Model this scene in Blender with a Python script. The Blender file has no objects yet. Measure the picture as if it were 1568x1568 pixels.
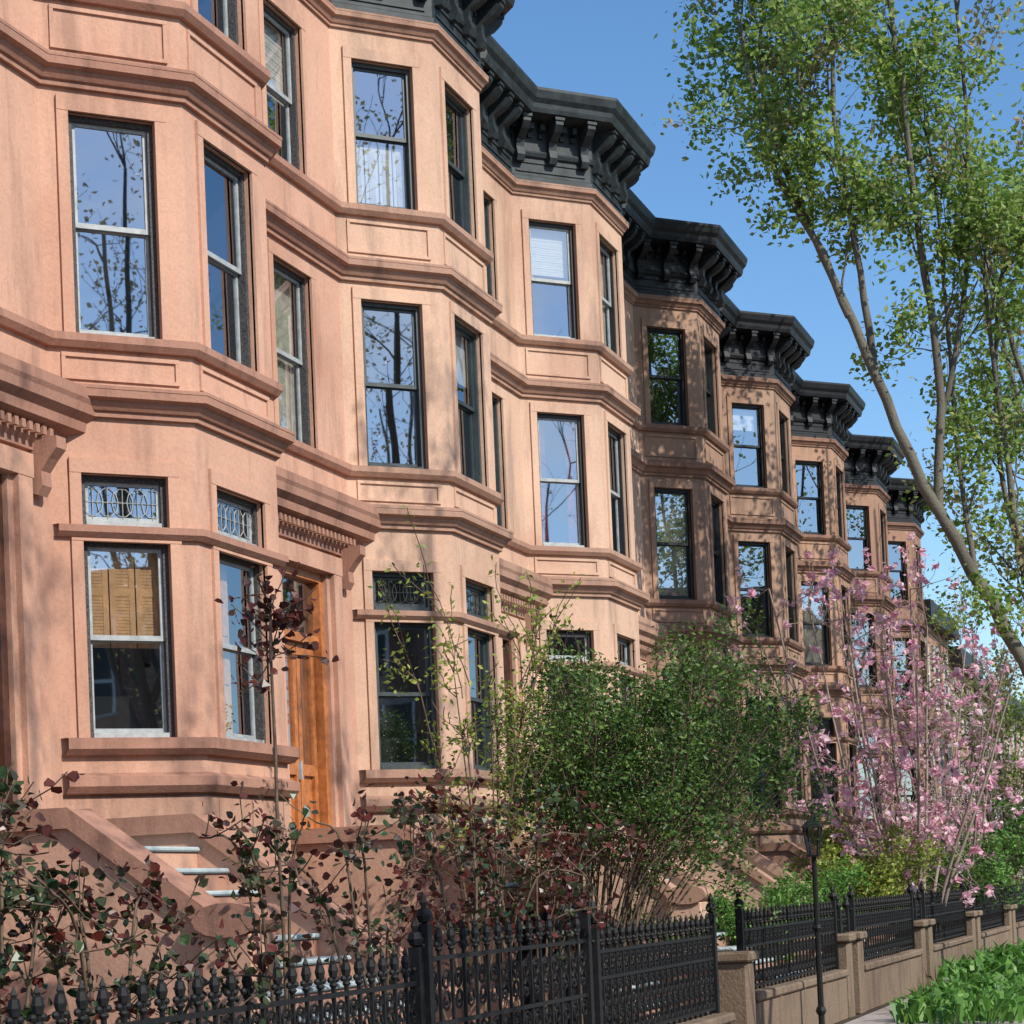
import bpy, math, random
import numpy as np
from mathutils import Vector, Matrix
R=random.Random(11)
sc=bpy.context.scene
sc.view_settings.view_transform='Standard'; sc.view_settings.look='None'; sc.view_settings.exposure=0
# ---------------------------------------------------------------- materials
def newmat(name):
    m=bpy.data.materials.new(name); m.use_nodes=True
    nt=m.node_tree; nt.nodes.clear()
    out=nt.nodes.new('ShaderNodeOutputMaterial')
    return m,nt,out
def N(nt,t,**k):
    n=nt.nodes.new(t)
    for a,b in k.items():
        if a in n.inputs: n.inputs[a].default_value=b
        else: setattr(n,a,b)
    return n
def rgba(c): return (c[0],c[1],c[2],1)
def posvec(nt,scale=(1,1,1)):
    g=N(nt,'ShaderNodeNewGeometry'); mp=N(nt,'ShaderNodeMapping'); mp.inputs['Scale'].default_value=scale
    nt.links.new(g.outputs['Position'],mp.inputs['Vector']); return mp.outputs['Vector']
def ramp(nt,fac,stops):
    r=N(nt,'ShaderNodeValToRGB'); e=r.color_ramp.elements
    while len(e)<len(stops): e.new(0.5)
    for i,(p,c) in enumerate(stops):
        e[i].position=p; e[i].color=rgba(c)
    nt.links.new(fac,r.inputs['Fac']); return r.outputs['Color']
def mixc(nt,fac,a,b,mode='MIX'):
    m=N(nt,'ShaderNodeMix',data_type='RGBA',blend_type=mode)
    if isinstance(fac,(int,float)): m.inputs[0].default_value=fac
    else: nt.links.new(fac,m.inputs[0])
    for i,s in ((6,a),(7,b)):
        if isinstance(s,tuple): m.inputs[i].default_value=rgba(s)
        else: nt.links.new(s,m.inputs[i])
    return m.outputs[2]
def stone(name,base,var=0.13,rough=0.85,bump=0.25,grime=0.38,blocks=False,bscale=1.0,fine=0.45):
    m,nt,out=newmat(name); L=nt.links
    n1=N(nt,'ShaderNodeTexNoise',Scale=0.6,Detail=4.0,Roughness=0.6); L.new(posvec(nt,(1,1,0.8)),n1.inputs['Vector'])
    n2=N(nt,'ShaderNodeTexNoise',Scale=1.0,Detail=4.0,Roughness=0.68); L.new(posvec(nt,(2.8,2.8,0.45)),n2.inputs['Vector'])
    n3=N(nt,'ShaderNodeTexNoise',Scale=30.0,Detail=3.0,Roughness=0.75); L.new(posvec(nt),n3.inputs['Vector'])
    lo=tuple(c*(1-var*1.3) for c in base); hi=tuple(min(1,c*(1+var)) for c in base)
    lo=(lo[0],lo[1]*0.92,lo[2]*0.9)
    c=ramp(nt,n1.outputs['Fac'],[(0.3,lo),(0.5,base),(0.72,hi)])
    g=ramp(nt,n2.outputs['Fac'],[(0.32,(1-grime,1-grime,1-grime*0.95)),(0.5,(1,1,1))])
    c=mixc(nt,0.8,c,g,'MULTIPLY')
    s=ramp(nt,n3.outputs['Fac'],[(0.3,(0.74,0.72,0.7)),(0.6,(1.05,1.05,1.05))])
    c=mixc(nt,fine,c,s,'MULTIPLY')
    b=N(nt,'ShaderNodeBump',Strength=bump,Distance=0.02)
    if blocks:
        ge=N(nt,'ShaderNodeNewGeometry'); sx=N(nt,'ShaderNodeSeparateXYZ'); L.new(ge.outputs['Position'],sx.inputs[0])
        ad=N(nt,'ShaderNodeMath',operation='ADD'); L.new(sx.outputs[0],ad.inputs[0]); L.new(sx.outputs[1],ad.inputs[1])
        cb=N(nt,'ShaderNodeCombineXYZ'); L.new(ad.outputs[0],cb.inputs[0]); L.new(sx.outputs[2],cb.inputs[1])
        br=N(nt,'ShaderNodeTexBrick',Scale=bscale); br.inputs['Mortar Size'].default_value=0.012; br.inputs['Brick Width'].default_value=0.62; br.inputs['Row Height'].default_value=0.3
        br.inputs['Color1'].default_value=(0.85,0.85,0.85,1); br.inputs['Color2'].default_value=(1.1,1.1,1.1,1); br.inputs['Mortar'].default_value=(0.5,0.5,0.5,1)
        L.new(cb.outputs[0],br.inputs['Vector'])
        c=mixc(nt,0.9,c,br.outputs['Color'],'MULTIPLY')
    L.new(n3.outputs['Fac'],b.inputs['Height'])
    p=N(nt,'ShaderNodeBsdfPrincipled',Roughness=rough); L.new(c,p.inputs['Base Color']); L.new(b.outputs[0],p.inputs['Normal'])
    L.new(p.outputs[0],out.inputs[0]); return m
def paint(name,base,rough=0.45,metal=0.0,var=0.15,scale=12,spec=0.5):
    m,nt,out=newmat(name); L=nt.links
    n1=N(nt,'ShaderNodeTexNoise',Scale=float(scale),Detail=2.0,Roughness=0.7); L.new(posvec(nt),n1.inputs['Vector'])
    c=ramp(nt,n1.outputs['Fac'],[(0.3,tuple(x*(1-var*1.5) for x in base)),(0.7,tuple(min(1,x*(1+var)) for x in base))])
    p=N(nt,'ShaderNodeBsdfPrincipled',Roughness=rough,Metallic=metal); L.new(c,p.inputs['Base Color']); p.inputs['Specular IOR Level'].default_value=spec
    L.new(p.outputs[0],out.inputs[0]); return m
def leafmat(name,cols,trans=0.35,rough=0.5):
    m,nt,out=newmat(name); L=nt.links
    g=N(nt,'ShaderNodeNewGeometry')
    st=[(i/(len(cols)-1),c) for i,c in enumerate(cols)]
    c=ramp(nt,g.outputs['Random Per Island'],st)
    p=N(nt,'ShaderNodeBsdfPrincipled',Roughness=rough); L.new(c,p.inputs['Base Color'])
    t=N(nt,'ShaderNodeBsdfTranslucent'); L.new(c,t.inputs['Color'])
    mx=N(nt,'ShaderNodeMixShader'); mx.inputs[0].default_value=trans
    L.new(p.outputs[0],mx.inputs[1]); L.new(t.outputs[0],mx.inputs[2]); L.new(mx.outputs[0],out.inputs[0]); return m
def glassmat(name,fac,tint=(0.82,0.9,1)):
    m,nt,out=newmat(name); L=nt.links
    n1=N(nt,'ShaderNodeTexNoise',Scale=1.6,Detail=0.0); L.new(posvec(nt),n1.inputs['Vector'])
    b=N(nt,'ShaderNodeBump',Strength=0.05,Distance=0.02); L.new(n1.outputs['Fac'],b.inputs['Height'])
    gl=N(nt,'ShaderNodeBsdfGlossy',Roughness=0.015); gl.inputs['Color'].default_value=rgba(tint); L.new(b.outputs[0],gl.inputs['Normal'])
    tr=N(nt,'ShaderNodeBsdfTransparent'); tr.inputs['Color'].default_value=(0.85,0.88,0.88,1)
    mx=N(nt,'ShaderNodeMixShader'); mx.inputs[0].default_value=fac
    L.new(tr.outputs[0],mx.inputs[1]); L.new(gl.outputs[0],mx.inputs[2]); L.new(mx.outputs[0],out.inputs[0]); return m

M={}
M['glass']=glassmat('window_glass',0.38)
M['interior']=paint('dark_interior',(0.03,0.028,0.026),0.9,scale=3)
M['blind']=paint('white_blind',(0.72,0.7,0.64),0.7,var=0.05)
M['curtain']=paint('cream_curtain',(0.62,0.57,0.48),0.9,var=0.2,scale=7)
M['redcur']=paint('red_curtain',(0.5,0.17,0.12),0.9,var=0.3,scale=9)
M['shutter']=paint('wood_shutter',(0.85,0.48,0.22),0.5,var=0.15)
M['door']=paint('orange_wood_door',(0.46,0.16,0.05),0.4,var=0.2)
M['darkdoor']=paint('dark_wood_door',(0.1,0.04,0.025),0.4,var=0.2)
M['sash_light']=paint('pale_sash_paint',(0.36,0.38,0.38),0.5)
M['sash_grey']=paint('blue_grey_sash_paint',(0.12,0.145,0.16),0.5)
M['sash_dark']=paint('dark_sash_paint',(0.045,0.058,0.06),0.4)
M['sash_black']=paint('black_sash_paint',(0.015,0.015,0.016),0.4)
M['brickmould']=paint('speckled_brick_mould',(0.06,0.055,0.055),0.7,var=0.7,scale=60)
M['iron']=paint('black_iron',(0.011,0.011,0.012),0.62,var=0.3,scale=30,spec=0.25)
M['corn_green']=paint('cornice_grey_green',(0.028,0.036,0.04),0.55,var=0.35,scale=6,spec=0.35)
M['corn_black']=paint('cornice_black',(0.013,0.014,0.017),0.5,var=0.3,scale=6,spec=0.35)
M['roof']=paint('roof_tar',(0.06,0.06,0.06),0.9)
M['tread']=stone('bluestone_tread',(0.40,0.47,0.48),bump=0.2)
M['kerbstone']=stone('weathered_kerb_stone',(0.21,0.15,0.10),bump=0.7,grime=0.55,fine=0.8)
M['soil']=stone('garden_soil',(0.07,0.05,0.035),bump=1.0,fine=0.9)
M['concrete']=stone('pavement_concrete',(0.36,0.31,0.28))
M['asphalt']=stone('asphalt',(0.05,0.05,0.052))
M['bark']=stone('grey_bark',(0.15,0.135,0.10),bump=1.0,grime=0.6,fine=0.9)
M['barkmag']=stone('pale_magnolia_bark',(0.3,0.24,0.2),bump=0.5)
M['stem']=paint('brown_stem',(0.12,0.08,0.05),0.8,var=0.3)
M['leaf_tree']=leafmat('spring_tree_leaf',[(0.11,0.2,0.03),(0.19,0.31,0.05),(0.28,0.40,0.09),(0.38,0.43,0.13)],0.45)
M['leaf_bud']=leafmat('budding_leaf',[(0.22,0.22,0.07),(0.30,0.27,0.12),(0.34,0.25,0.15)],0.4)
M['leaf_shrub']=leafmat('shrub_leaf',[(0.02,0.055,0.012),(0.05,0.12,0.02),(0.09,0.18,0.028),(0.16,0.24,0.04)],0.3)
M['leaf_lime']=leafmat('lime_leaf',[(0.13,0.2,0.03),(0.26,0.34,0.06),(0.45,0.47,0.1)],0.4)
M['leaf_rose']=leafmat('rose_leaf',[(0.015,0.035,0.014),(0.035,0.07,0.022),(0.06,0.03,0.02),(0.045,0.04,0.02),(0.05,0.095,0.03)],0.2,0.4)
M['leaf_red']=leafmat('red_rose_leaf',[(0.035,0.010,0.010),(0.13,0.024,0.016),(0.055,0.028,0.018)],0.25,0.38)
M['petal']=leafmat('magnolia_petal',[(0.7,0.3,0.42),(0.85,0.5,0.6),(0.9,0.7,0.75)],0.4)
M['leaf_ground']=leafmat('ground_leaf',[(0.05,0.14,0.02),(0.10,0.26,0.04),(0.2,0.38,0.07)],0.35)
# ---------------------------------------------------------------- mesh builder
class MB:
    def __init__(s): s.v=[];s.f=[];s.m=[];s.mats=[]
    def mi(s,mat):
        if mat not in s.mats: s.mats.append(mat)
        return s.mats.index(mat)
    def face(s,pts,mat):
        k=len(s.v); s.v.extend([tuple(p) for p in pts]); s.f.append(tuple(range(k,k+len(pts)))); s.m.append(s.mi(mat))
    def hexa(s,c,mat):
        k=len(s.v); s.v.extend([tuple(p) for p in c]); i=s.mi(mat)
        for f in ((0,1,2,3),(7,6,5,4),(0,4,5,1),(1,5,6,2),(2,6,7,3),(3,7,4,0)):
            s.f.append(tuple(k+a for a in f)); s.m.append(i)
    def box(s,x0,x1,y0,y1,z0,z1,mat):
        s.hexa([(x0,y0,z0),(x1,y0,z0),(x1,y1,z0),(x0,y1,z0),(x0,y0,z1),(x1,y0,z1),(x1,y1,z1),(x0,y1,z1)],mat)
    def prism(s,poly,ext,mat):
        n=len(poly); k=len(s.v); e=Vector(ext); i=s.mi(mat)
        s.v.extend([tuple(p) for p in poly]); s.v.extend([tuple(Vector(p)+e) for p in poly])
        s.f.append(tuple(range(k,k+n))); s.m.append(i)
        s.f.append(tuple(range(k+2*n-1,k+n-1,-1))); s.m.append(i)
        for a in range(n):
            b=(a+1)%n; s.f.append((k+a,k+b,k+n+b,k+n+a)); s.m.append(i)
    def tube(s,pts,rad,mat,sides=5):
        i=s.mi(mat); k0=len(s.v); n=len(pts)
        pts=[Vector(p) for p in pts]
        up=Vector((0.31,0.17,0.93))
        for j,p in enumerate(pts):
            d=(pts[min(j+1,n-1)]-pts[max(j-1,0)])
            if d.length<1e-6: d=Vector((0,0,1))
            d.normalize(); a=d.cross(up)
            if a.length<0.05: a=d.cross(Vector((1,0,0)))
            a.normalize(); b=d.cross(a)
            r=rad[j] if isinstance(rad,(list,tuple)) else rad
            for q in range(sides):
                t=2*math.pi*q/sides
                s.v.append(tuple(p+a*(math.cos(t)*r)+b*(math.sin(t)*r)))
        for j in range(n-1):
            for q in range(sides):
                q2=(q+1)%sides; o=k0+j*sides
                s.f.append((o+q,o+q2,o+sides+q2,o+sides+q)); s.m.append(i)
    def leaf(s,p,size,mat,asp=0.6,rnd=False):
        d=Vector((R.gauss(0,1),R.gauss(0,1),R.gauss(0,1)*0.7)).normalized()
        e=Vector((R.gauss(0,1),R.gauss(0,1),R.gauss(0,1)))
        e=(e-d*e.dot(d)).normalized(); f=d.cross(e)
        L=size*R.uniform(0.65,1.25); w=L*asp*0.5
        p=Vector(p)
        if rnd:
            s.face([p-d*L*0.5,p-d*L*0.2+e*w+f*w*0.3,p+d*L*0.15+e*w*0.9+f*w*0.3,p+d*L*0.5,p+d*L*0.15-e*w*0.9+f*w*0.3,p-d*L*0.2-e*w+f*w*0.3],mat)
        else:
            s.face([p-d*L*0.5,p+e*w+f*w*0.25,p+d*L*0.5,p-e*w+f*w*0.25],mat)
    def octa(s,c,rx,rz,mat):
        c=Vector(c);i=s.mi(mat);k=len(s.v)
        s.v.extend([tuple(c+Vector(o)) for o in ((rx,0,0),(0,rx,0),(-rx,0,0),(0,-rx,0),(0,0,rz),(0,0,-rz))])
        for a in range(4):
            b=(a+1)%4
            s.f.append((k+a,k+b,k+4)); s.m.append(i); s.f.append((k+b,k+a,k+5)); s.m.append(i)
    def ball(s,c,r,mat,rz=None):
        rz=rz or r; rows=4; cols=7; c=Vector(c)
        pts=[c+Vector((0,0,rz*math.cos(math.pi*j/rows))) for j in range(rows+1)]
        s.tube(pts,[max(0.0008,r*math.sin(math.pi*j/rows)) for j in range(rows+1)],mat,cols)
    def obj(s,name,parent=None,loc=(0,0,0),smooth=False,bevel=0):
        me=bpy.data.meshes.new(name); me.from_pydata(s.v,[],s.f); me.update()
        for m in s.mats: me.materials.append(m)
        me.polygons.foreach_set('material_index',s.m)
        if smooth: me.polygons.foreach_set('use_smooth',[True]*len(s.f))
        o=bpy.data.objects.new(name,me); sc.collection.objects.link(o)
        if parent: o.parent=parent
        else: o.location=loc
        if bevel:
            b=o.modifiers.new('bevel','BEVEL'); b.width=bevel; b.segments=1; b.limit_method='ANGLE'
        return o
def empty(name,loc=(0,0,0)):
    o=bpy.data.objects.new(name,None); sc.collection.objects.link(o); o.location=loc; return o
# ---------------------------------------------------------------- facade helpers (local: street is -y)
PL=[(-0.9,0.9),(0,0),(1.55,0),(2.45,0.9),(5.1,0.9)]
EXT=[(-3.55,0.9)]+PL+[(6.0,0.0)]
class Seg:
    def __init__(s,a,b):
        s.a=Vector((a[0],a[1])); s.b=Vector((b[0],b[1])); d=s.b-s.a; s.L=d.length; s.t=d/s.L; s.n=Vector((s.t.y,-s.t.x))
    def P(s,u,z,o):
        q=s.a+s.t*u+s.n*o; return (q.x,q.y,z)
    def box(s,mb,u0,u1,z0,z1,o0,o1,mat):
        mb.hexa([s.P(u0,z0,o0),s.P(u1,z0,o0),s.P(u1,z0,o1),s.P(u0,z0,o1),s.P(u0,z1,o0),s.P(u1,z1,o0),s.P(u1,z1,o1),s.P(u0,z1,o1)],mat)
SEGS=[Seg(PL[i],PL[i+1]) for i in range(4)]
def offs(i,o):
    p0,p1,p2=[Vector(EXT[i+k]) for k in (0,1,2)]
    t1=(p1-p0).normalized(); t2=(p2-p1).normalized()
    n1=Vector((t1.y,-t1.x)); n2=Vector((t2.y,-t2.x)); m=(n1+n2).normalized()
    return p1+m*(o/m.dot(n1))
def sweep(mb,prof,mat,rng=(0,5)):
    rows=[[(*offs(i,o),z) for (o,z) in prof] for i in range(*rng)]
    for a,b in zip(rows[:-1],rows[1:]):
        for k in range(len(prof)-1):
            mb.face([a[k],b[k],b[k+1],a[k+1]],mat)
def wallseg(mb,sg,z0,z1,ops,mat,dep=0.15):
    us=sorted({0,sg.L}|{o[0] for o in ops}|{o[1] for o in ops}); zs=sorted({z0,z1}|{o[2] for o in ops}|{o[3] for o in ops})
    for i in range(len(us)-1):
        for j in range(len(zs)-1):
            uc=(us[i]+us[i+1])/2; zc=(zs[j]+zs[j+1])/2
            if any(o[0]<uc<o[1] and o[2]<zc<o[3] for o in ops): continue
            mb.face([sg.P(us[i],zs[j],0),sg.P(us[i+1],zs[j],0),sg.P(us[i+1],zs[j+1],0),sg.P(us[i],zs[j+1],0)],mat)
    for (a,b,c,d) in [o[:4] for o in ops]:
        for q in (((a,c),(a,d)),((a,d),(b,d)),((b,d),(b,c)),((b,c),(a,c))):
            (ua,za),(ub,zb)=q
            mb.face([sg.P(ua,za,0),sg.P(ub,zb,0),sg.P(ub,zb,-dep),sg.P(ua,za,-dep)],mat)
def window(mw,mg,mi,sg,u0,u1,z0,z1,sash,frame,kind,single=False):
    fw=0.05
    B=lambda *a:sg.box(mw,*a)
    B(u0,u0+fw,z0,z1,-0.19,-0.06,frame);B(u1-fw,u1,z0,z1,-0.19,-0.06,frame)
    B(u0+fw,u1-fw,z1-fw,z1,-0.19,-0.065,frame);B(u0+fw,u1-fw,z0,z0+0.05,-0.19,-0.05,sash)
    a,b=u0+fw,u1-fw; c,d=z0+0.05,z1-fw; zm=c+(d-c)*0.5; sw=0.032
    panes=[(c,d,-0.10)] if single else [(zm,d,-0.10),(c,zm+0.02,-0.14)]
    for (p,q,o) in panes:
        B(a,a+sw,p,q,o-0.03,o,sash);B(b-sw,b,p,q,o-0.03,o,sash)
        B(a+sw,b-sw,q-sw,q,o-0.03,o-0.002,sash);B(a+sw,b-sw,p,p+0.045,o-0.03,o-0.002,sash)
        t1=R.uniform(-0.005,0.005)
        mg.face([sg.P(a+sw,p+0.04,o-0.015+t1),sg.P(b-sw,p+0.04,o-0.015),sg.P(b-sw,q-sw,o-0.015-t1),sg.P(a+sw,q-sw,o-0.015)],M['glass'])
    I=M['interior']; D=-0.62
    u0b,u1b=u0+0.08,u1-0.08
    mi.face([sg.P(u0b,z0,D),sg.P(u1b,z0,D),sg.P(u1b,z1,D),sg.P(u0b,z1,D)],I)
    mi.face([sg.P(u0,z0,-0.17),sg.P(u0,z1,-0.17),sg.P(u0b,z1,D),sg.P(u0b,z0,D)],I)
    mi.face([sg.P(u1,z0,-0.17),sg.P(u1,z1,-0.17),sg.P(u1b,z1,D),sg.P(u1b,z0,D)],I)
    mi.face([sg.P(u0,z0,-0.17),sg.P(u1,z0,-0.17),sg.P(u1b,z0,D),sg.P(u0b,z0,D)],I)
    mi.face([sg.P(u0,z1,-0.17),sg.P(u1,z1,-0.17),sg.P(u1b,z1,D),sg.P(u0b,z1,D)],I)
    o=-0.2
    if kind=='shutter':
        zb=z0+(z1-z0)*0.47; n=3; w=(u1-u0-0.06)/n
        for i in range(n):
            x0=u0+0.03+w*i; x1=x0+w-0.012
            sg.box(mi,x0,x0+0.05,zb,z1-0.04,o-0.02,o,M['shutter']);sg.box(mi,x1-0.05,x1,zb,z1-0.04,o-0.02,o,M['shutter'])
            for zz in (zb,zb+(z1-zb)*0.5,z1-0.12): sg.box(mi,x0+0.05,x1-0.05,zz,zz+0.07,o-0.02,o-0.002,M['shutter'])
            z=zb+0.07
            while z<z1-0.12:
                sg.box(mi,x0+0.05,x1-0.05,z,z+0.026,o-0.02,o-0.006,M['shutter']); z+=0.029
    elif kind=='foldshut':
        for i,(x0,oo) in enumerate(((u0+0.05,o),(u0+0.22,o-0.03),(u0+0.39,o))):
            sg.box(mi,x0,x0+0.16,z0,z1,oo-0.02,oo,M['shutter'])
            for zz in (0.15,0.55,1.0,1.3): 
                if z0+zz+0.3<z1: sg.box(mi,x0+0.03,x0+0.13,z0+zz,z0+zz+0.3,oo,oo+0.01,M['shutter'])
    elif kind=='blind':
        z=z0+(z1-z0)*R.uniform(0.35,0.6)
        while z<z1:
            sg.box(mi,u0+0.02,u1-0.02,z,z+0.03,o-0.012,o-(0.004 if int(z*40)%2 else 0.0),M['blind']); z+=0.034
    elif kind=='lowshut':
        zt=z0+(z1-z0)*0.47; n=4; w=(u1-u0-0.06)/n
        for i in range(n):
            x0=u0+0.03+w*i; sg.box(mi,x0,x0+w-0.015,z0+0.03,zt,o-0.02,o,M['blind'])
            sg.box(mi,x0+0.04,x0+w-0.055,z0+0.12,zt-0.08,o,o+0.008,M['curtain'])
    elif kind in('curtain','redcur'):
        n=16; mt=M[kind]; full=R.random()<0.4
        for side in (0,1):
            ww=(u1-u0)*(0.48 if full else 0.26)
            xs=[u0+0.02+ww*i/n if side==0 else u1-0.02-ww*i/n for i in range(n+1)]
            for i in range(n):
                oa=o-0.03*(i%2); ob=o-0.03*((i+1)%2)
                mi.face([sg.P(xs[i],z0,oa),sg.P(xs[i+1],z0,ob),sg.P(xs[i+1],z1,ob),sg.P(xs[i],z1,oa)],mt)
    elif kind=='shade':
        zb=z0+(z1-z0)*R.uniform(0.5,0.75)
        sg.box(mi,u0+0.02,u1-0.02,zb,z1-0.02,o-0.01,o,M['blind'])
    elif kind=='leaded':
        n=5; cy=(c+d)/2; rr=(d-c)*0.36
        for i in range(n):
            cx=a+(b-a)*(i+0.5)/n
            mw.tube([sg.P(cx+rr*0.75*math.cos(t),cy+rr*math.sin(t),-0.098) for t in [2*math.pi*k/10 for k in range(11)]],0.005,sash,4)
            mw.tube([sg.P(cx,c+0.03,-0.098),sg.P(cx,d-0.03,-0.098)],0.004,sash,4)
        mw.tube([sg.P(a,cy,-0.098),sg.P(b,cy,-0.098)],0.004,sash,4)
def surround(mt,sg,u0,u1,z0,z1,mat,w=0.1,pr=0.028):
    sg.box(mt,u0-w,u0-0.0,z0,z1,-0.02,pr,mat); sg.box(mt,u1,u1+w,z0,z1,-0.02,pr,mat)
    sg.box(mt,u0-w,u1+w,z1,z1+0.13,-0.02,pr+0.004,mat)
def panel(mt,sg,u0,u1,z0,z1,mat):
    w=0.035
    sg.box(mt,u0,u1,z0,z0+w,-0.01,0.022,mat);sg.box(mt,u0,u1,z1-w,z1,-0.01,0.022,mat)
    sg.box(mt,u0,u0+w,z0+w,z1-w,-0.01,0.02,mat);sg.box(mt,u1-w,u1,z0+w,z1-w,-0.01,0.02,mat)
def belt(z0,z1,p):
    h=z1-z0
    return [(0.0,z0-0.0),(p*0.25,z0),(p*0.25,z0+h*0.2),(p*0.4,z0+h*0.22),(p*0.6,z0+h*0.42),(p*0.62,z0+h*0.52),(p*0.95,z0+h*0.6),(p*0.97,z0+h*0.86),(p,z0+h*0.88),(p,z0+h),(0.0,z0+h+0.05)]
def house(n,stonec,sash,frame,corn,parlor,trans,second,third,doorm):
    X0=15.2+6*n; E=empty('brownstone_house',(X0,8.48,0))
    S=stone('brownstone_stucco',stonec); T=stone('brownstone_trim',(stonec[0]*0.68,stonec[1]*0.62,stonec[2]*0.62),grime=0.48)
    SB=stone('basement_stone',tuple(c*0.85 for c in stonec),grime=0.5,blocks=True)
    mw,mg,mi,mt,ma,mc=MB(),MB(),MB(),MB(),MB(),MB()
    W={0:(0.25,1.01),1:(0.31,1.24),2:(0.26,1.02),3:(0.95,1.87)}
    fl=[(3.2,4.92),(5.04,5.49),(6.69,8.64),(9.73,11.45)]
    for si,sg in enumerate(SEGS):
        u0,u1=W[si]; ops=[]
        if si==3: ops=[(0.9,2.0,2.2,5.35)]
        else: ops=[(u0,u1,*fl[0]),(u0,u1,*fl[1])]
        ops+=[(u0,u1,*fl[2]),(u0,u1,*fl[3])]
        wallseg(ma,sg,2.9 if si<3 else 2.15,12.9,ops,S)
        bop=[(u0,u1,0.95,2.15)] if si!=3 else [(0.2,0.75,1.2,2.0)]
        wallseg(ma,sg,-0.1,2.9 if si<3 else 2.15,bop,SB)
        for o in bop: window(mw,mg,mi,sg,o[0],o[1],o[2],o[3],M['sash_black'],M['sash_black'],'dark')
        for k,(z0,z1) in enumerate(fl):
            if si==3 and k<2: continue
            kd={0:parlor,1:trans,2:second,3:third}[k]; kd=kd[si%len(kd)]
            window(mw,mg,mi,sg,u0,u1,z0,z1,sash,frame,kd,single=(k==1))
            surround(mt,sg,u0,u1,z0,z1 if k else z1-0.02,S)
        if si<3:
            panel(mt,sg,0.12,sg.L-0.12,6.3,6.53,S); panel(mt,sg,0.12,sg.L-0.12,9.18,9.56,S)
    sweep(mt,belt(5.98,6.22,0.18),T); sweep(mt,belt(8.84,9.08,0.17),T)
    sweep(mt,[(0,6.57),(0.05,6.57),(0.09,6.62),(0.09,6.685),(0,6.688)],T)
    sweep(mt,[(0,9.61),(0.05,9.61),(0.09,9.66),(0.09,9.725),(0,9.728)],T)
    sweep(mt,[(0,4.93),(0.04,4.93),(0.08,4.97),(0.08,5.03),(0,5.035)],T,(0,4))
    sweep(mt,[(0,3.05),(0.06,3.05),(0.11,3.1),(0.11,3.195),(0,3.198)],T,(0,4))
    sweep(mt,[(0,2.72),(0.05,2.72),(0.1,2.78),(0.1,2.86),(0,2.9)],T,(0,4))
    sweep(mt,belt(11.79,11.97,0.12),T)
    g3=SEGS[3]
    prof=[(0,5.6),(0.05,5.6),(0.06,5.66),(0.1,5.7),(0.11,5.8),(0.22,5.84),(0.23,5.92),(0.3,5.98),(0.31,6.06),(0.33,6.1),(0.33,6.19),(0,6.29)]
    pa=[g3.P(-o*0.96,z,o) for o,z in prof]; pb=[g3.P(g3.L+o*0.96,z,o) for o,z in prof]
    for k in range(len(prof)-1): mt.face([pa[k],pb[k],pb[k+1],pa[k+1]],T)
    k=0
    while 0.2+0.1*k<2.45:
        u=0.2+0.1*k; g3.box(mt,u,u+0.05,5.72,5.79,0.08,0.17,T); k+=1
    for u in (0.2,2.32):
        bp=[(0.0,5.25),(0.08,5.22),(0.13,5.3),(0.12,5.42),(0.2,5.52),(0.28,5.6),(0.28,5.7),(0,5.7)]
        mt.prism([g3.P(u,z,o) for o,z in bp],tuple(g3.t*0.14)+(0,),T)
    for u in (0.6,2.08): g3.box(mt,u,u+0.2,2.25,5.355,-0.01,0.06,S)
    g3.box(mt,0.58,2.3,5.36,5.56,-0.01,0.064,S)
    md=MB(); D=doorm
    g3.box(md,0.9,0.99,2.2,5.35,-0.2,-0.05,D);g3.box(md,1.91,2.0,2.2,5.35,-0.2,-0.05,D);g3.box(md,0.99,1.91,5.25,5.35,-0.2,-0.05,D)
    g3.box(md,0.99,1.91,4.55,4.65,-0.2,-0.08,D)
    g3.box(md,0.99,1.91,2.2,4.55,-0.22,-0.18,D)
    for a,b in ((1.02,1.44),(1.46,1.88)):
        g3.box(md,a,a+0.08,2.21,4.54,-0.18,-0.14,D);g3.box(md,b-0.08,b,2.21,4.54,-0.18,-0.14,D)
        for z in (2.21,3.1,4.42): g3.box(md,a+0.08,b-0.08,z,z+0.12,-0.18,-0.142,D)
        md.face([g3.P(a+0.08,3.22,-0.17),g3.P(b-0.08,3.22,-0.17),g3.P(b-0.08,4.42,-0.17),g3.P(a+0.08,4.42,-0.17)],M['glass'])
    g3.box(md,1.40,1.43,3.05,3.25,-0.14,-0.1,M['sash_light'])
    md.face([g3.P(0.99,4.65,-0.14),g3.P(1.91,4.65,-0.14),g3.P(1.91,5.25,-0.14),g3.P(0.99,5.25,-0.14)],M['glass'])
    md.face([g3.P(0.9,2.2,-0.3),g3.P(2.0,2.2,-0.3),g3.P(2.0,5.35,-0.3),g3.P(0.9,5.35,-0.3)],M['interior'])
    q=0.13
    sweep(mc,[(o,z+q) for o,z in [(0.0,11.85),(0.06,11.86),(0.06,11.93),(0.035,11.95),(0.035,12.2),(0.07,12.22),(0.09,12.27),(0.07,12.3),(0.07,12.68),(0.2,12.7),(0.44,12.72),(0.46,12.78),(0.47,12.84),(0.52,12.9),(0.55,13.0),(0.55,13.04),(0.0,13.1)]],corn)
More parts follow.
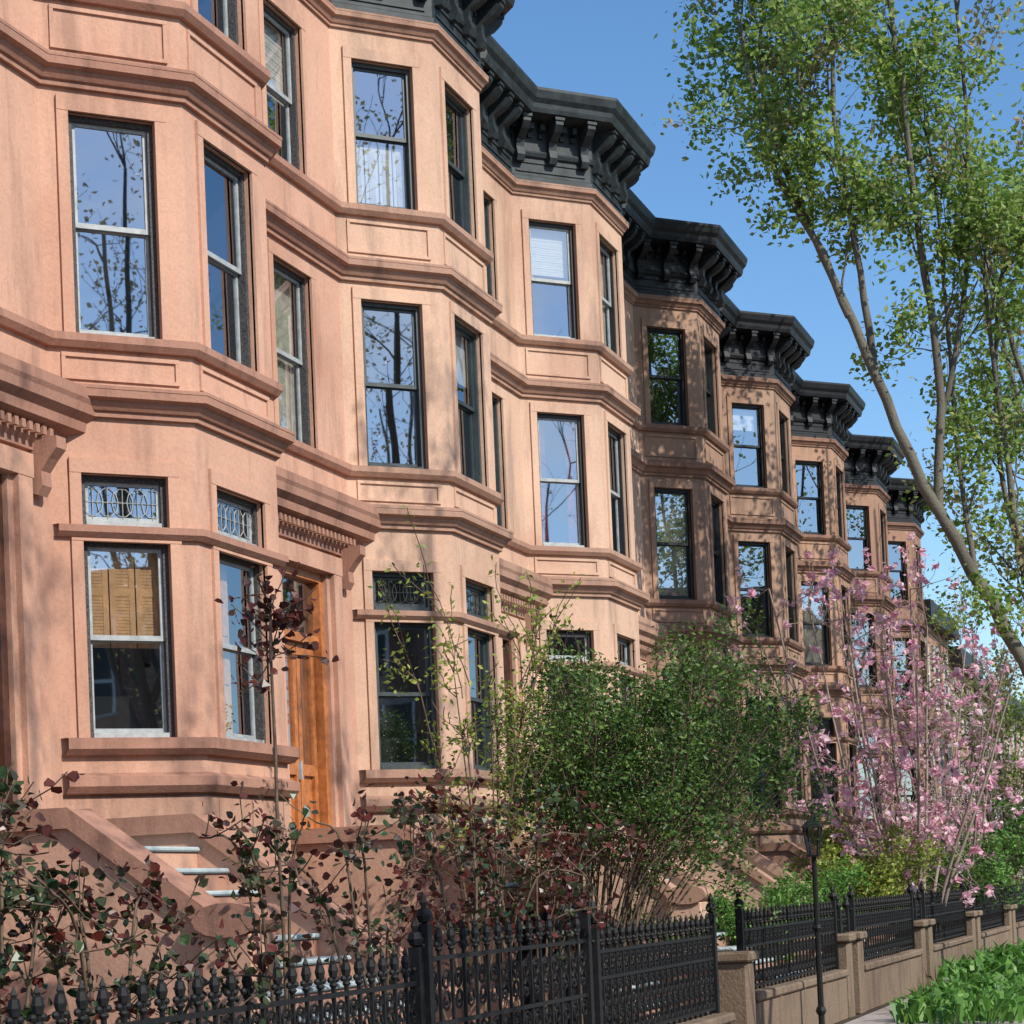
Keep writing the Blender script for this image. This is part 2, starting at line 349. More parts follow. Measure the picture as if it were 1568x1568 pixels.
    for si,sg in enumerate(SEGS):
        nb=3 if si!=3 else 5
        if si==1: nb=4
        for i in range(nb):
            ed=0.12 if si!=3 else 0.55
            uc=ed+(sg.L-2*ed)*i/(nb-1)
            bp=[(0.03,12.12),(0.13,12.12),(0.17,12.2),(0.13,12.32),(0.15,12.42),(0.25,12.47),(0.33,12.52),(0.4,12.6),(0.4,12.71),(0.03,12.71)]
            mc.prism([sg.P(uc-0.06,z+q,o) for o,z in bp],tuple(sg.t*0.12)+(0,),corn)
            sg.box(mc,uc-0.075,uc+0.075,12.66+q,12.7+q,0.03,0.42,corn)
        k=int(sg.L/0.17)
        for i in range(k):
            uc=0.12+(sg.L-0.24)*i/(k-1); sg.box(mc,uc-0.035,uc+0.035,12.58+q,12.66+q,0.05,0.2,corn)
            sg.box(mc,uc-0.03,uc+0.03,12.48+q,12.54+q,0.05,0.11,corn)
        sg.box(mc,0.08,sg.L-0.08,12.0+q,12.03+q,0.02,0.052,corn);sg.box(mc,0.08,sg.L-0.08,12.13+q,12.16+q,0.02,0.052,corn)
    mr=MB(); zr=13.15; pts=[(p[0],p[1],zr) for p in PL]+[(5.1,12,zr),(-0.9,12,zr)]; mr.face(pts,M['roof'])
    mr.face([(-0.895,0.9,0),(-0.895,12,0),(-0.895,12,zr),(-0.895,0.9,zr)],S); mr.face([(5.095,0.9,0),(5.095,12,0),(5.095,12,zr),(5.095,0.9,zr)],S)
    mr.face([(-0.9,12,0),(5.1,12,0),(5.1,12,zr),(-0.9,12,zr)],S)
    mr.box(1.0,1.9,6,7.2,zr,14.0,SB)
    ms=MB(); y0=-0.55; st=0.183; rn=0.262; nst=12; LZ=2.2
    ms.box(3.2,4.8,y0,0.9,0,LZ-0.04,S); ms.box(3.17,4.83,y0-0.03,0.89,LZ-0.04,LZ,M['tread'])
    for k in range(1,nst):
        z=LZ-st*k; ya=y0-rn*k; wd=0 if ya>-1.85 else 0.2
        ms.box(3.2-wd,4.8,ya,ya+rn,0,z-0.04,T); ms.box(3.18-wd,4.8,ya-0.03,ya+rn,z-0.04,z,M['tread'])
    sl=st/rn
    for (xa,xb,ye) in ((2.98,3.2,-1.62),(4.8,5.02,-2.7)):
        off=0.13
        zt=lambda y:LZ+off+(y-y0)*sl if y<y0 else LZ+off
        ms.prism([(xa,0.88,0),(xa,0.88,zt(0.88)),(xa,y0,zt(y0)),(xa,ye,zt(ye)),(xa,ye,0)],(xb-xa,0,0),S)
        h=0.13
        ms.prism([(xa-0.05,0.88,zt(0.88)+0.002),(xa-0.05,0.88,zt(0.88)+h),(xa-0.05,y0,zt(y0)+h),(xa-0.05,ye,zt(ye)+h),(xa-0.05,ye,zt(ye)+0.002),(xa-0.05,y0,zt(y0)+0.002)],(xb-xa+0.1,0,0),T)
        ms.box(xa-0.08,xb+0.08,ye-0.4,ye-0.001,0,zt(ye)-0.07,S)
        cyl=[(xa-0.12,ye-0.22+0.25*math.cos(t),zt(ye)+0.03+0.11*math.sin(t)) for t in [2*math.pi*i/14 for i in range(14)]]
        ms.prism(cyl,(xb-xa+0.24,0,0),T)
    for nm,mb,bv in (('walls',ma,0),('stone_trim',mt,0),('window_frames',mw,0),('window_glass',mg,0),('window_interiors',mi,0),('roof_cornice',mc,0),('front_door',md,0),('roof_and_party_walls',mr,0),('stoop',ms,0.012)):
        mb.obj(nm,parent=E,bevel=bv)
    return E
pink=(0.57,0.325,0.225); tan=(0.595,0.385,0.27); tan2=(0.605,0.40,0.285)
SL,SD,SBk,SG,BM=M['sash_light'],M['sash_dark'],M['sash_black'],M['sash_grey'],M['brickmould']
house(-1,pink,SG,BM,M['corn_green'],['dark'],['dark'],['dark'],['dark'],M['darkdoor'])
house(0,pink,SL,BM,M['corn_green'],['shutter','foldshut'],['leaded'],['dark','dark','dark','curtain'],['curtain','blind'],M['door'])
house(1,tan,SD,SD,M['corn_green'],['dark'],['leaded'],['dark','shade'],['lowshut','dark'],M['darkdoor'])
house(2,tan2,SL,SBk,M['corn_green'],['dark','curtain'],['dark'],['redcur','dark'],['blind','curtain'],M['darkdoor'])
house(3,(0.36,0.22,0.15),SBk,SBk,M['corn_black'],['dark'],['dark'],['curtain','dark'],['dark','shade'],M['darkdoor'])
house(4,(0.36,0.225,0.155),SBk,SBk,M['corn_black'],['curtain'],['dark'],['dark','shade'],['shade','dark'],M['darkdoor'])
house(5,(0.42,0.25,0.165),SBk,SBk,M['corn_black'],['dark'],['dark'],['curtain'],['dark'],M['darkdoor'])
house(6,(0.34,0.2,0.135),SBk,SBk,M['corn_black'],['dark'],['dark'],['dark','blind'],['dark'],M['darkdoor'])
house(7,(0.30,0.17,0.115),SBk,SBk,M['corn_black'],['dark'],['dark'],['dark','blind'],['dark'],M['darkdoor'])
def plain(name,x0,x1,yf,depth,h,col,face=-1,floors=3,bays=3,cor='corn_black'):
    E=empty(name,(x0,yf,0)); b=MB(); S=stone(name+'_wall',col,blocks=True,bscale=3.0); w=x1-x0
    y0,y1=(0,depth) if face<0 else (-depth,0)
    b.box(0,w,y0,y1,0,h,S); b.obj('walls',parent=E)
    t=MB(); g=MB(); yy=y0 if face<0 else y1; s=-1 if face<0 else 1
    tr=paint(name+'_trim',(0.3,0.27,0.24))
    fh=(h-1.2)/floors
    for f in range(floors):
        for k in range(bays):
            xc=w*(k+0.5)/bays; z=1.2+fh*f
            ya,yb=sorted((yy,yy+s*0.05))
            t.box(xc-0.6,xc+0.6,ya,yb,z-0.1,z,tr);t.box(xc-0.6,xc+0.6,ya,yb,z+fh*0.6,z+fh*0.6+0.18,tr)
            t.box(xc-0.5,xc-0.42,ya,yb,z,z+fh*0.6,M['blind']);t.box(xc+0.42,xc+0.5,ya,yb,z,z+fh*0.6,M['blind']);t.box(xc-0.42,xc+0.42,ya,yb,z+fh*0.29,z+fh*0.32,M['blind'])
            g.box(xc-0.42,xc+0.42,*sorted((yy,yy+s*0.015)),z,z+fh*0.6,M['sash_black'])
    ya,yb=sorted((yy,yy+s*0.4)); t.box(-0.02,w+0.02,ya,yb,h-0.5,h+0.1,M[cor])
    t.obj('trim',parent=E); g.obj('windows',parent=E)
plain('brick_townhouse',62.5,69,9.2,11,10.4,(0.36,0.19,0.13))
plain('brick_townhouse',69.1,75.5,9.2,11,9.6,(0.42,0.25,0.19))
plain('brick_townhouse',75.6,96,9.0,11,9.0,(0.4,0.26,0.2),bays=8)
plain('white_row_house',96.1,120,8.4,14,8.0,(0.62,0.6,0.56),bays=9,cor='blind')
for i in range(9):
    c=[(0.3,0.15,0.1),(0.36,0.22,0.15),(0.25,0.14,0.1)][i%3]
    plain('opposite_row_house',-38+8.5*i,-38+8.5*i+8.45,-24,10,11+0.8*((i*7)%3),c,face=1)
# ---------------------------------------------------------------- ground
def sheet(name,x0,x1,y0,y1,z,mat):
    b=MB(); b.face([(x0,y0,z),(x1,y0,z),(x1,y1,z),(x0,y1,z)],mat); return b.obj(name)
sheet('ground',-2500,2500,-2500,2500,-0.16,M['soil'])
sheet('asphalt_road',-200,400,-14,-2.6,-0.15,M['asphalt'])
b=MB(); b.box(-60,200,-2.6,4.55,-0.155,0,M['concrete']); b.obj('pavement')
b=MB(); b.box(-60,200,-24,-14,-0.155,0,M['concrete']); b.obj('pavement')
sheet('front_yard_soil',-30,62,4.56,9.5,0.004,M['soil'])
# ---------------------------------------------------------------- fences
def cscroll(cx,cz,r,y,sx_,sz_,turn=1.4):
    return [(cx+sx_*r*(1-0.68*t)*math.cos(turn*2*math.pi*t),y,cz+sz_*r*(1-0.68*t)*math.sin(turn*2*math.pi*t)) for t in [i/12 for i in range(13)]]
def fence(name,x0,x1,y,zb,zt,pitch=0.15,post0=True,post1=True):
    b=MB(); I=M['iron']; ln=x1-x0; n=max(2,int(ln/pitch)); h=zt-zb; w=ln/n
    za,zm,zu=zb+0.05,zb+h*0.58,zt-0.17
    for z in (za,zm,zu): b.box(x0,x1,y-0.015,y+0.015,z-0.014,z+0.014,I)
    for i in range(n+1):
        x=x0+w*i
        b.box(x-0.010,x+0.010,y-0.010,y+0.010,zb,zt-0.05,I)
        b.ball((x,y,zt-0.035),0.03,I,0.05); b.octa((x,y,zt+0.02),0.018,0.04,I)
        b.ball((x-0.038,y,zt-0.085),0.019,I); b.ball((x+0.038,y,zt-0.085),0.019,I); b.ball((x,y,zt-0.115),0.026,I,0.016)
        if i<n:
            xc=x+w/2; rt=0.011
            hm=(zu+zm)/2; r1=min(w*0.36,(zu-zm)*0.26)
            b.tube(cscroll(xc,hm+r1*0.8,r1,y,1,1),rt,I,4); b.tube(cscroll(xc,hm-r1*0.8,r1,y,-1,-1),rt,I,4)
            k=max(1,int((zm-za)/(w*1.5)+0.5))
            for j in range(k):
                c=za+(zm-za)*(j+0.5)/k; hh=(zm-za)/k; r2=min(w*0.37,hh*0.26)
                b.tube(cscroll(xc,c+hh*0.24,r2,y,-1,1),rt,I,4); b.tube(cscroll(xc,c-hh*0.24,r2,y,1,-1),rt,I,4)
    for p,xx in ((post0,x0),(post1,x1)):
        if p:
            b.box(xx-0.035,xx+0.035,y-0.035,y+0.035,0,zt+0.05,I); b.ball((xx,y,zt+0.1),0.055,I); b.octa((xx,y,zt+0.18),0.03,0.07,I)
    b.obj(name)
def kerb(x0,x1,y,h):
    b=MB(); n=max(1,int((x1-x0)/1.2)); w=(x1-x0)/n
    for i in range(n): b.box(x0+w*i+0.004,x0+w*(i+1)-0.004,y-0.13,y+0.13,0,h-0.09,M['kerbstone'])
    for i in range(n): b.box(x0+w*i+0.003,x0+w*(i+1)-0.003,y-0.17,y+0.17,h-0.089,h+R.uniform(-0.008,0.008),M['kerbstone'])
    b.obj('stone_garden_kerb',bevel=0.02)
fence('iron_fence',4.5,11.0,4.75,0.3,1.36,0.165,False,True); kerb(4.5,11.0,4.75,0.3)
fence('iron_gate',11.08,14.2,4.72,0.12,1.5,0.2)
kerb(14.5,18.2,4.75,0.5); fence('iron_fence',14.5,18.1,4.75,0.5,1.4,0.18)
for n in range(1,8):
    xx=15.2+6*n; kerb(xx-2.0,xx+2.8,4.75,0.62); fence('iron_fence',xx-2.0,xx+2.8,4.75,0.62,1.42,0.18)
    fence('iron_gate',xx+3.1,xx+3.62,4.75,0.1,1.3,0.17)
    b=MB()
    for px in (xx-2.25,xx+3.0):
        b.box(px-0.16,px+0.16,4.6,4.92,0,0.95,M['kerbstone']); b.box(px-0.21,px+0.21,4.55,4.97,0.95,1.05,M['kerbstone'])
    b.obj('stone_gate_posts',bevel=0.02)
b=MB()
prof=[(0.20,0.0),(0.30,0.02),(0.30,0.9),(0.36,0.95),(0.36,1.0),(0.24,1.02),(0.26,1.2),(0.42,1.5),(0.45,1.56),(0.45,1.6),(0.38,1.6),(0.1,1.55)]
for i in range(len(prof)-1):
    for k in range(20):
        a,c=[2*math.pi*q/20 for q in (k,k+1)]
        (r0,z0),(r1,z1)=prof[i],prof[i+1]
        b.face([(r0*math.cos(a),r0*math.sin(a),z0),(r0*math.cos(c),r0*math.sin(c),z0),(r1*math.cos(c),r1*math.sin(c),z1),(r1*math.cos(a),r1*math.sin(a),z1)],M['iron'])
b.obj('planter_urn',loc=(15.6,5.6,0))
b=MB(); I=M['iron']; cx,cy=21.2,4.38
b.tube([(cx,cy,0),(cx,cy,0.1),(cx,cy,0.12),(cx,cy,2.0)],[0.09,0.08,0.035,0.028],I,8); b.ball((cx,cy,1.2),0.05,I); b.ball((cx,cy,0.3),0.06,I)
zl=2.0
for k in range(4):
    a=math.pi/4+k*math.pi/2; ca,sa=math.cos(a),math.sin(a)
    b.tube([(cx+0.07*ca,cy+0.07*sa,zl),(cx+0.12*ca,cy+0.12*sa,zl+0.3)],0.011,I,4)
    a2=a+math.pi/2
    b.face([(cx+0.065*ca,cy+0.065*sa,zl+.01),(cx+0.065*math.cos(a2),cy+0.065*math.sin(a2),zl+.01),(cx+0.115*math.cos(a2),cy+0.115*math.sin(a2),zl+.3),(cx+0.115*ca,cy+0.115*sa,zl+.3)],M['glass'])
    b.face([(cx+0.16*ca,cy+0.16*sa,zl+.3),(cx+0.16*math.cos(a2),cy+0.16*math.sin(a2),zl+.3),(cx,cy,zl+.44)],I)
b.octa((cx,cy,zl+.47),0.025,0.05,I); b.box(cx-0.07,cx+0.07,cy-0.07,cy+0.07,zl-.02,zl+.005,I)
b.obj('street_lamp_post')
# ---------------------------------------------------------------- vegetation
def rv(s=1): return Vector((R.gauss(0,s),R.gauss(0,s),R.gauss(0,s)))
def grow(mb,tips,p,d,L,r,lev,bark,spread=0.55,up=0.12,kids=3,nseg=5,shr=0.62):
    pts=[p.copy()]; rads=[r]; dd=d.normalized()
    for i in range(nseg):
        dd=(dd+rv(0.13)+Vector((0,0,up))).normalized(); p=p+dd*(L/nseg); pts.append(p.copy()); rads.append(max(r*(1-0.6*(i+1)/nseg),0.0045))
    mb.tube(pts,rads,bark,5 if r>0.03 else 3)
    if lev==0:
        tips.append(pts); return
    for k in range(kids):
        t=R.uniform(0.35,1.0) if k else 1.0
        q=pts[min(nseg,int(t*nseg))]
        e=(dd+rv(spread)).normalized()
        grow(mb,tips,q,e,L*R.uniform(shr-0.1,shr+0.12),max(r*0.5,0.006),lev-1,bark,spread,up,kids,max(3,nseg-1),shr)
def limb(mb,pts,r0,r1,bark,sides=9):
    P=[Vector(p) for p in pts]; out=[]
    for i in range(len(P)-1):
        a=P[max(i-1,0)];b_=P[i];c=P[i+1];d=P[min(i+2,len(P)-1)]
        for k in range(5):
            t=k/5; out.append(0.5*((2*b_)+(c-a)*t+(2*a-5*b_+4*c-d)*t*t+(3*b_-a-3*c+d)*t**3))
    out.append(P[-1]); n=len(out)
    out=[o+rv(r0*0.14) if 0<i else o for i,o in enumerate(out)]
    mb.tube(out,[(r0+(r1-r0)*(i/(n-1))**0.8)*R.uniform(0.93,1.07) for i in range(n)],bark,sides); return out
def tree(name,base,limbs,lev,L,leafm,size,per,jit,bark=None,step=2,budm=None,budfrac=0.0,up=0.1,spread=0.6):
    bark=bark or M['bark']; E=empty(name,base); T=MB(); tips=[]; B=Vector(base)
    for lb in limbs:
        (pts,r0,r1,start)=lb[:4]; dens=lb[4] if len(lb)>4 else 1.0
        out=limb(T,[Vector(p)-B for p in pts],r0,r1,bark)
        n=len(out); s=int(start*n)
        for i in range(s,n,step):
            for q in range(1 if i<n-1 else 3):
                d=(out[min(i+1,n-1)]-out[max(i-1,0)]).normalized()
                e=(d*0.7+rv(0.65)+Vector((0,0,0.3))).normalized(); tp=[]
                grow(T,tp,out[i],e,L*R.uniform(0.7,1.2),max(r1*0.8,0.02),lev,bark,spread,up,3)
                tips+=[(t,dens) for t in tp]
    T.obj('trunk_and_branches',parent=E,smooth=True)
    m=MB()
    for pts,dens in tips:
        mt=budm if (budm and R.random()<(budfrac if dens>=1 else budfrac+0.2)) else leafm
        k=int(per*dens*R.choice((0.2,0.7,1.2,1.8)))
        for i in range(k):
            q=pts[R.randint(1,len(pts)-1)]; m.leaf(q+rv(jit),size,mt,0.62)
    m.obj('leaves',parent=E); return E
tree('street_tree',(31.3,1.9,0),[
 ([(31.3,1.9,0),(31.1,2.3,2.5),(30.85,2.98,4.95),(30.4,4.1,7.3),(30.1,4.9,9.5),(29.9,5.6,11.4),(29.7,6.3,13.0),(29.6,6.6,14.8)],0.15,0.03,0.64,1.3),
 ([(30.0,5.25,10.4),(29.9,5.9,12.2),(29.8,6.4,14.2),(29.9,6.2,16.6)],0.06,0.025,0.25,1.7),
 ([(29.85,5.75,11.8),(29.7,5.7,13.2),(29.6,5.8,14.8),(29.7,5.6,17)],0.045,0.025,0.25,1.7),
 ([(30.1,4.9,9.5),(30.0,5.1,11.5),(29.8,5.3,13.5),(29.9,5.2,16.4)],0.07,0.025,0.3,1.7),
 ([(30.4,4.1,7.3),(30.5,4.0,9.5),(30.3,4.2,12),(30.1,4.3,14),(30.1,4.5,16.5)],0.085,0.03,0.3,1.4),
 ([(30.47,4.03,8.6),(30.7,3.6,10.5),(30.6,3.4,13),(30.5,3.5,16)],0.055,0.025,0.2,1.3),
 ([(31.1,2.3,2.5),(31.2,2.7,5),(31.2,3.1,8),(31.0,3.3,11)],0.09,0.03,0.35,1.2),
 ([(30.95,2.75,4.2),(31.3,2.9,6),(31.8,3.3,8.5),(32,3.2,11)],0.06,0.03,0.2,1.2),
 ([(30.6,3.6,6.3),(30.9,3.8,8),(31.1,3.9,10.5),(31,4.0,13)],0.05,0.025,0.2,1.2),
],2,1.25,M['leaf_tree'],0.118,40,0.17,budm=M['leaf_bud'],budfrac=0.12)
def upright(name,x,y,h,per,lm,lev=2,L=1.7,size=0.1,bf=0.3,step=2,sc_=1.0,rad=1.9):
    ls=[([(x,y,0),(x+0.1,y,h*0.25),(x-0.1,y+0.2,h*0.5),(x,y+0.3,h*0.9)],0.17*sc_,0.03,0.42)]
    for k in range(4):
        a=k*1.57+R.uniform(-0.4,0.4); q=h*R.uniform(0.27,0.4)
        ls.append(([(x,y,q),(x+rad*.5*math.cos(a),y+rad*.5*math.sin(a),q+h*0.15),(x+rad*math.cos(a),y+rad*math.sin(a),h*0.8)],0.08*sc_,0.03,0.35))
    tree(name,(x,y,0),ls,lev,L,lm,size,per,0.17,budm=M['leaf_bud'],budfrac=bf,step=step)
upright('street_tree',36.4,2.0,19,26,M['leaf_tree'],bf=0.3,size=0.15,rad=2.3,L=1.9)
upright('street_tree',42.4,2.3,19,24,M['leaf_tree'],bf=0.3,size=0.15,rad=2.3,L=1.9)
upright('street_tree',48.6,2.6,18,22,M['leaf_tree'],bf=0.3,size=0.15,rad=2.3,L=1.9)
upright('street_tree',55,3.0,15,18,M['leaf_tree'],bf=0.3,size=0.16)
upright('garden_tree',58,6.7,10,16,M['leaf_tree'],bf=0.6,size=0.15,rad=2.4)
upright('garden_tree',67,7.2,9,16,M['leaf_tree'],bf=0.3,size=0.18,rad=2.4)
upright('street_tree',66,4.2,10,16,M['leaf_tree'],bf=0.3,size=0.18)
upright('street_tree',80,5.2,10,16,M['leaf_tree'],bf=0.3,size=0.2)
upright('bare_street_tree',16.4,-1.6,16.5,13,M['leaf_bud'],lev=2,L=1.4,sc_=0.9,step=3)
upright('bare_street_tree',8.6,-2.2,14.5,12,M['leaf_bud'],lev=2,L=1.3,sc_=0.9,step=3)
for (x,h) in ((10.6,17),(18.5,15),(1.5,16.5)):
    upright('bare_street_tree',x,-16,h,4,M['leaf_bud'],lev=2,L=2.2,size=0.12,sc_=1.3,step=3,rad=2.6)
def shrub(name,base,stems,rad,leafm,size,nleaf,cz,rz,bark=None,sprigs=0,sprigm=None,asp=0.5,stemr=0.016,off=(0,0),squash=1.0):
    bark=bark or M['stem']
    E=empty(name,base); T=MB(); m=MB(); cl=[]
    for s in range(stems):
        a=R.uniform(0,6.283); rr=rad*math.sqrt(R.uniform(0.03,1.0)); q2=(rr/rad)**2
        top=math.sqrt(max(0.05,1-q2*0.85))
        end=Vector((off[0]+rr*math.cos(a),off[1]+rr*math.sin(a)*squash,cz+rz*(R.uniform(-0.75,1.0)*top)))
        p0=Vector((R.gauss(0,0.12),R.gauss(0,0.12),0)); mid=p0.lerp(end,0.5)+Vector((0,0,0.15))-Vector((end.x,end.y,0))*0.15
        out=limb(T,[p0,mid,end],stemr,0.005,bark,5)
        for k in range(4):
            q=out[R.randint(6,len(out)-1)]
            tp=[]; grow(T,tp,q,(end-mid).normalized()+rv(0.6),rad*0.34,0.007,1,bark,0.6,0.08,3,4)
            cl+= [(t[R.randint(1,len(t)-1)],R.choice((0.3,1,1.8))) for t in tp]
    if cl:
        ws=[c[1] for c in cl]; pick=R.choices(cl,weights=ws,k=nleaf)
        for c in pick: m.leaf(c[0]+rv(0.09),size,leafm,asp)
    for s in range(sprigs):
        a=R.uniform(0,6.283); p=Vector((off[0]+rad*0.7*math.cos(a),off[1]+rad*0.7*math.sin(a)*squash,cz+rz*0.4)); tp=[]
        grow(T,tp,p,Vector((0.3*math.cos(a),0.3*math.sin(a),1)),R.uniform(0.5,1.0),0.007,1,bark,0.35,0.1,3,5)
        for t in tp:
            for q in t:
                for i in range(3): m.leaf(q+rv(0.035),size*1.1,sprigm or leafm,asp)
    T.obj('stems',parent=E,smooth=True); m.obj('leaves',parent=E)
shrub('evergreen_shrub',(17.4,5.7,0),56,1.72,M['leaf_shrub'],0.055,42000,2.9,0.78,sprigs=8,off=(0.95,-0.42),squash=0.8)
shrub('forsythia_shrub',(16.2,6.3,0),9,0.75,M['leaf_lime'],0.06,1300,3.2,0.8,sprigs=9,sprigm=M['leaf_lime'])
shrub('lime_shrub',(32.6,5.9,0),16,1.1,M['leaf_lime'],0.10,7000,1.9,0.65)
shrub('fern_shrub',(25.3,6.0,0),14,0.9,M['leaf_ground'],0.07,4500,1.2,0.4)
shrub('garden_shrub',(29,6.0,0),14,1.0,M['leaf_ground'],0.08,4500,1.3,0.45)
shrub('garden_shrub',(37.5,5.8,0),14,1.3,M['leaf_shrub'],0.08,6000,1.4,0.5)
shrub('garden_shrub',(43,5.8,0),14,1.6,M['leaf_ground'],0.09,6000,1.7,0.7)
shrub('garden_shrub',(52,5.8,0),14,1.9,M['leaf_ground'],0.12,6000,2.1,0.9)
shrub('garden_shrub',(66,6.2,0),18,3,M['leaf_shrub'],0.16,7000,2.4,1.2)
shrub('garden_shrub',(80,7.2,0),18,3,M['leaf_shrub'],0.18,7000,2.8,1.4)
shrub('garden_shrub',(21.3,6.2,0),12,0.7,M['leaf_shrub'],0.06,3000,0.9,0.5)
shrub('garden_shrub',(7.7,6.3,0),10,0.5,M['leaf_ground'],0.05,1500,0.9,0.4)
def rose(base,canes,hmax,spread,per=9,size=0.062,red=0.35,tall=None,pl=0.85,bare=6):
    E=empty('rose_bush',base); T=MB(); m=MB()
    for c in range(canes):
        a=R.uniform(0,6.283); s=spread*R.uniform(0.4,1.1); h=hmax*R.uniform(0.65,1.05); tl=tall and c==0
        if tl: s=0.12; h=tall
        out=limb(T,[(R.gauss(0,0.05),R.gauss(0,0.05),0),(0.35*s*math.cos(a),0.35*s*math.sin(a),h*0.5),(0.75*s*math.cos(a),0.75*s*math.sin(a),h*0.9),(s*math.cos(a)*1.35,s*math.sin(a)*1.35,h*R.uniform(0.82,1.05))],0.017,0.006,M['stem'],5)
        for i in range(bare,len(out)):
            pr=pl if not tl else (0.25 if i<len(out)-6 else 1.0)
            if R.random()<pr:
                for rep in range(4 if tl and i>len(out)-6 else R.choice((1,1,2))):
                    tp=[]; grow(T,tp,out[i],rv(1)+Vector((0,0,0.3)),R.uniform(0.12,0.38),0.005,0,M['stem'],0.5,0.1,2,3)
                    mt=M['leaf_red'] if R.random()<(red if not tl else 0.9) else M['leaf_rose']
                    for t in tp:
                        for k in range(per):
                            m.leaf(t[R.randint(1,len(t)-1)]+rv(0.045),size,mt,0.8,True)
    T.obj('canes',parent=E,smooth=True); m.obj('leaves',parent=E)
rose((8.75,5.5,0),8,2.2,0.75)
rose((7.9,5.6,0),10,2.3,0.55,red=0.25)
rose((10.7,5.5,0),4,2.4,0.5,tall=3.85,red=0.4,pl=0.6)
rose((11.9,5.4,0),5,2.4,0.65,red=0.4,pl=0.7,bare=7)
rose((13.4,5.3,0),9,2.4,0.9,red=0.55)
rose((14.9,5.4,0),9,2.5,0.8,red=0.6)
def magnolia(base,stems,spread,htop,bl=0.8):
    E=empty('magnolia_tree',base); T=MB(); tips=[]
    for k in range(stems):
        a=k*6.283/stems*1.6+R.uniform(-.3,.3); s=spread*R.uniform(0.35,1.0)
        out=limb(T,[(0.1*math.cos(a),0.1*math.sin(a),0),(0.35*s*math.cos(a),0.35*s*math.sin(a),1.5),(0.8*s*math.cos(a),0.8*s*math.sin(a),3.2),(1.25*s*math.cos(a),1.25*s*math.sin(a),htop*R.uniform(0.72,1.0))],0.05,0.012,M['barkmag'],7)
        for i in range(5,len(out),1):
            grow(T,tips,out[i],rv(0.7)+Vector((0,0,0.3)),0.9,0.012,1,M['barkmag'],0.6,0.1,3,4)
    T.obj('trunks',parent=E,smooth=True); m=MB()
    for t in tips:
        if R.random()<bl:
            c=t[-1]; sz=R.uniform(0.10,0.17)
            for k in range(9): m.leaf(c+rv(0.045),sz,M['petal'],0.6)
            if R.random()<0.35:
                for k in range(6): m.leaf(t[2]+rv(0.04),sz*0.8,M['petal'],0.6)
        for k in range(2): m.leaf(t[R.randint(1,2)]+rv(0.07),0.07,M['leaf_bud'],0.5)
    m.obj('blossoms',parent=E)
magnolia((33.6,5.2,0),14,2.3,7.0,0.8)
magnolia((42.5,5.6,0),8,2.0,6.3,0.6)
def bed(name,x0,x1,y0,y1,h,mat,n,w=0.03):
    m=MB()
    for i in range(n):
        x=R.uniform(x0,x1);y=R.uniform(y0,y1)
        a=R.uniform(0,6.283); hh=h*R.uniform(0.35,1.1); l=R.uniform(0.2,1.0)*hh; ww=w*R.uniform(0.5,1.2)
        dx,dy=math.cos(a),math.sin(a); px,py=-dy*ww*0.5,dx*ww*0.5
        m.face([(x-px*.5,y-py*.5,0),(x+px*.5,y+py*.5,0),(x+dx*l*0.5+px,y+dy*l*0.5+py,hh*0.75),(x+dx*l*0.5-px,y+dy*l*0.5-py,hh*0.75)],mat)
        m.face([(x+dx*l*0.5-px,y+dy*l*0.5-py,hh*0.75),(x+dx*l*0.5+px,y+dy*l*0.5+py,hh*0.75),(x+dx*l*1.1,y+dy*l*1.1,hh*R.uniform(0.7,1.0))],mat)
    m.obj(name)
bed('tulip_bed',22.8,28.5,2.4,3.9,0.4,M['leaf_ground'],800,0.08)
bed('tulip_bed',29,38,3.0,4.3,0.5,M['leaf_ground'],1500,0.09)
bed('yard_ground_cover',5,60,5.0,8.2,0.3,M['leaf_shrub'],9000,0.05)
# ---------------------------------------------------------------- world / sun / camera
el=math.radians(38); sx,sy=-0.42,-0.907
sdir=Vector((sx*math.cos(el),sy*math.cos(el),math.sin(el)))
w=bpy.data.worlds.new('World'); sc.world=w; w.use_nodes=True; nt=w.node_tree; nt.nodes.clear()
out=nt.nodes.new('ShaderNodeOutputWorld'); bg=nt.nodes.new('ShaderNodeBackground'); sk=nt.nodes.new('ShaderNodeTexSky')
sk.sky_type='NISHITA'; sk.sun_disc=False; sk.sun_elevation=el; sk.sun_rotation=math.atan2(sx,sy)%(2*math.pi); sk.air_density=1.0; sk.dust_density=0.3; sk.ozone_density=2.5
hs=N(nt,'ShaderNodeHueSaturation'); hs.inputs['Saturation'].default_value=1.18; hs.inputs['Value'].default_value=1.3; nt.links.new(sk.outputs[0],hs.inputs['Color'])
tc=N(nt,'ShaderNodeTexCoord'); mp=N(nt,'ShaderNodeMapping'); mp.inputs['Scale'].default_value=(1,1,2.4)
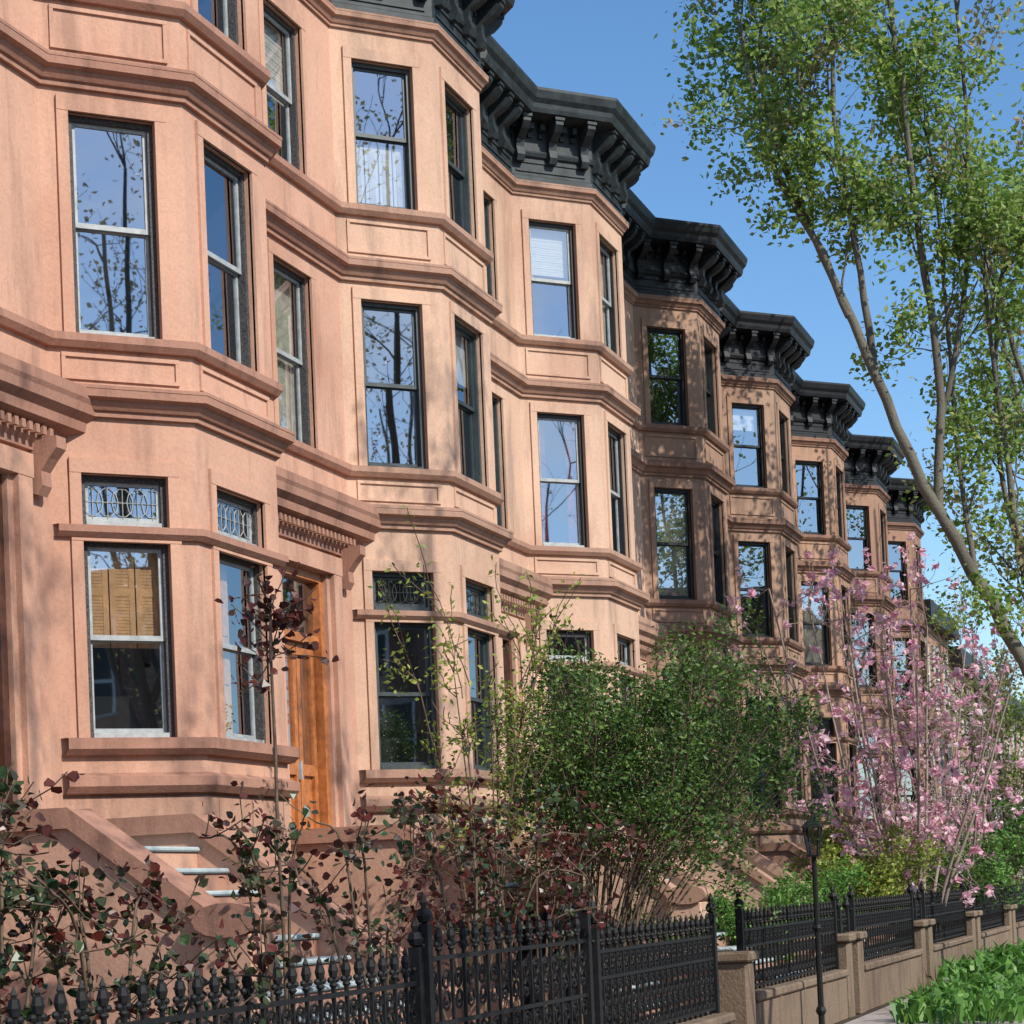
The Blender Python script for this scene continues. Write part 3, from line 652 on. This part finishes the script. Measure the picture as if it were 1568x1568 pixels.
nt.links.new(tc.outputs['Generated'],mp.inputs[0]); no=N(nt,'ShaderNodeTexNoise',Scale=3.2,Detail=4.0,Roughness=0.55); nt.links.new(mp.outputs[0],no.inputs['Vector'])
cr=N(nt,'ShaderNodeMapRange'); cr.inputs['From Min'].default_value=0.5; cr.inputs['From Max'].default_value=0.68; nt.links.new(no.outputs['Fac'],cr.inputs['Value'])
dt=N(nt,'ShaderNodeVectorMath',operation='DOT_PRODUCT'); dt.inputs[1].default_value=(-0.5,-0.85,0.1); nt.links.new(tc.outputs['Generated'],dt.inputs[0])
mr=N(nt,'ShaderNodeMapRange'); mr.inputs['From Min'].default_value=0.1; mr.inputs['From Max'].default_value=0.6; nt.links.new(dt.outputs['Value'],mr.inputs['Value'])
mu=N(nt,'ShaderNodeMath',operation='MULTIPLY'); nt.links.new(cr.outputs[0],mu.inputs[0]); nt.links.new(mr.outputs[0],mu.inputs[1])
c=mixc(nt,mu.outputs[0],hs.outputs[0],(8.5,8.8,9.3))
nt.links.new(c,bg.inputs['Color']); bg.inputs['Strength'].default_value=0.14; nt.links.new(bg.outputs[0],out.inputs[0])
sun=bpy.data.lights.new('sun','SUN'); sun.energy=5.0; sun.angle=math.radians(0.5); sun.color=(1,0.95,0.86)
so=bpy.data.objects.new('sun',sun); sc.collection.objects.link(so); so.rotation_euler=sdir.to_track_quat('Z','Y').to_euler()
TP=0.03
al=math.radians(20.0); ph=math.atan(TP); ro=math.atan(0.043)
f=Vector((math.cos(al)*math.cos(ph),math.sin(al)*math.cos(ph),math.sin(ph)))
r=Vector((math.sin(al),-math.cos(al),0)); u=r.cross(f)
u2=u*math.cos(ro)+r*math.sin(ro); r2=r*math.cos(ro)-u*math.sin(ro)
cd=bpy.data.cameras.new('camera'); co=bpy.data.objects.new('camera',cd); sc.collection.objects.link(co)
m3=Matrix((r2,u2,-f)).transposed(); m4=m3.to_4x4(); m4.translation=Vector((0,0,1.7)); co.matrix_world=m4
py=586-3000*TP
cd.sensor_width=36; cd.lens=3000/1568*36; cd.shift_x=-0.043*py/1568; cd.shift_y=py/1568; cd.clip_end=6000; cd.clip_start=0.05
sc.camera=co
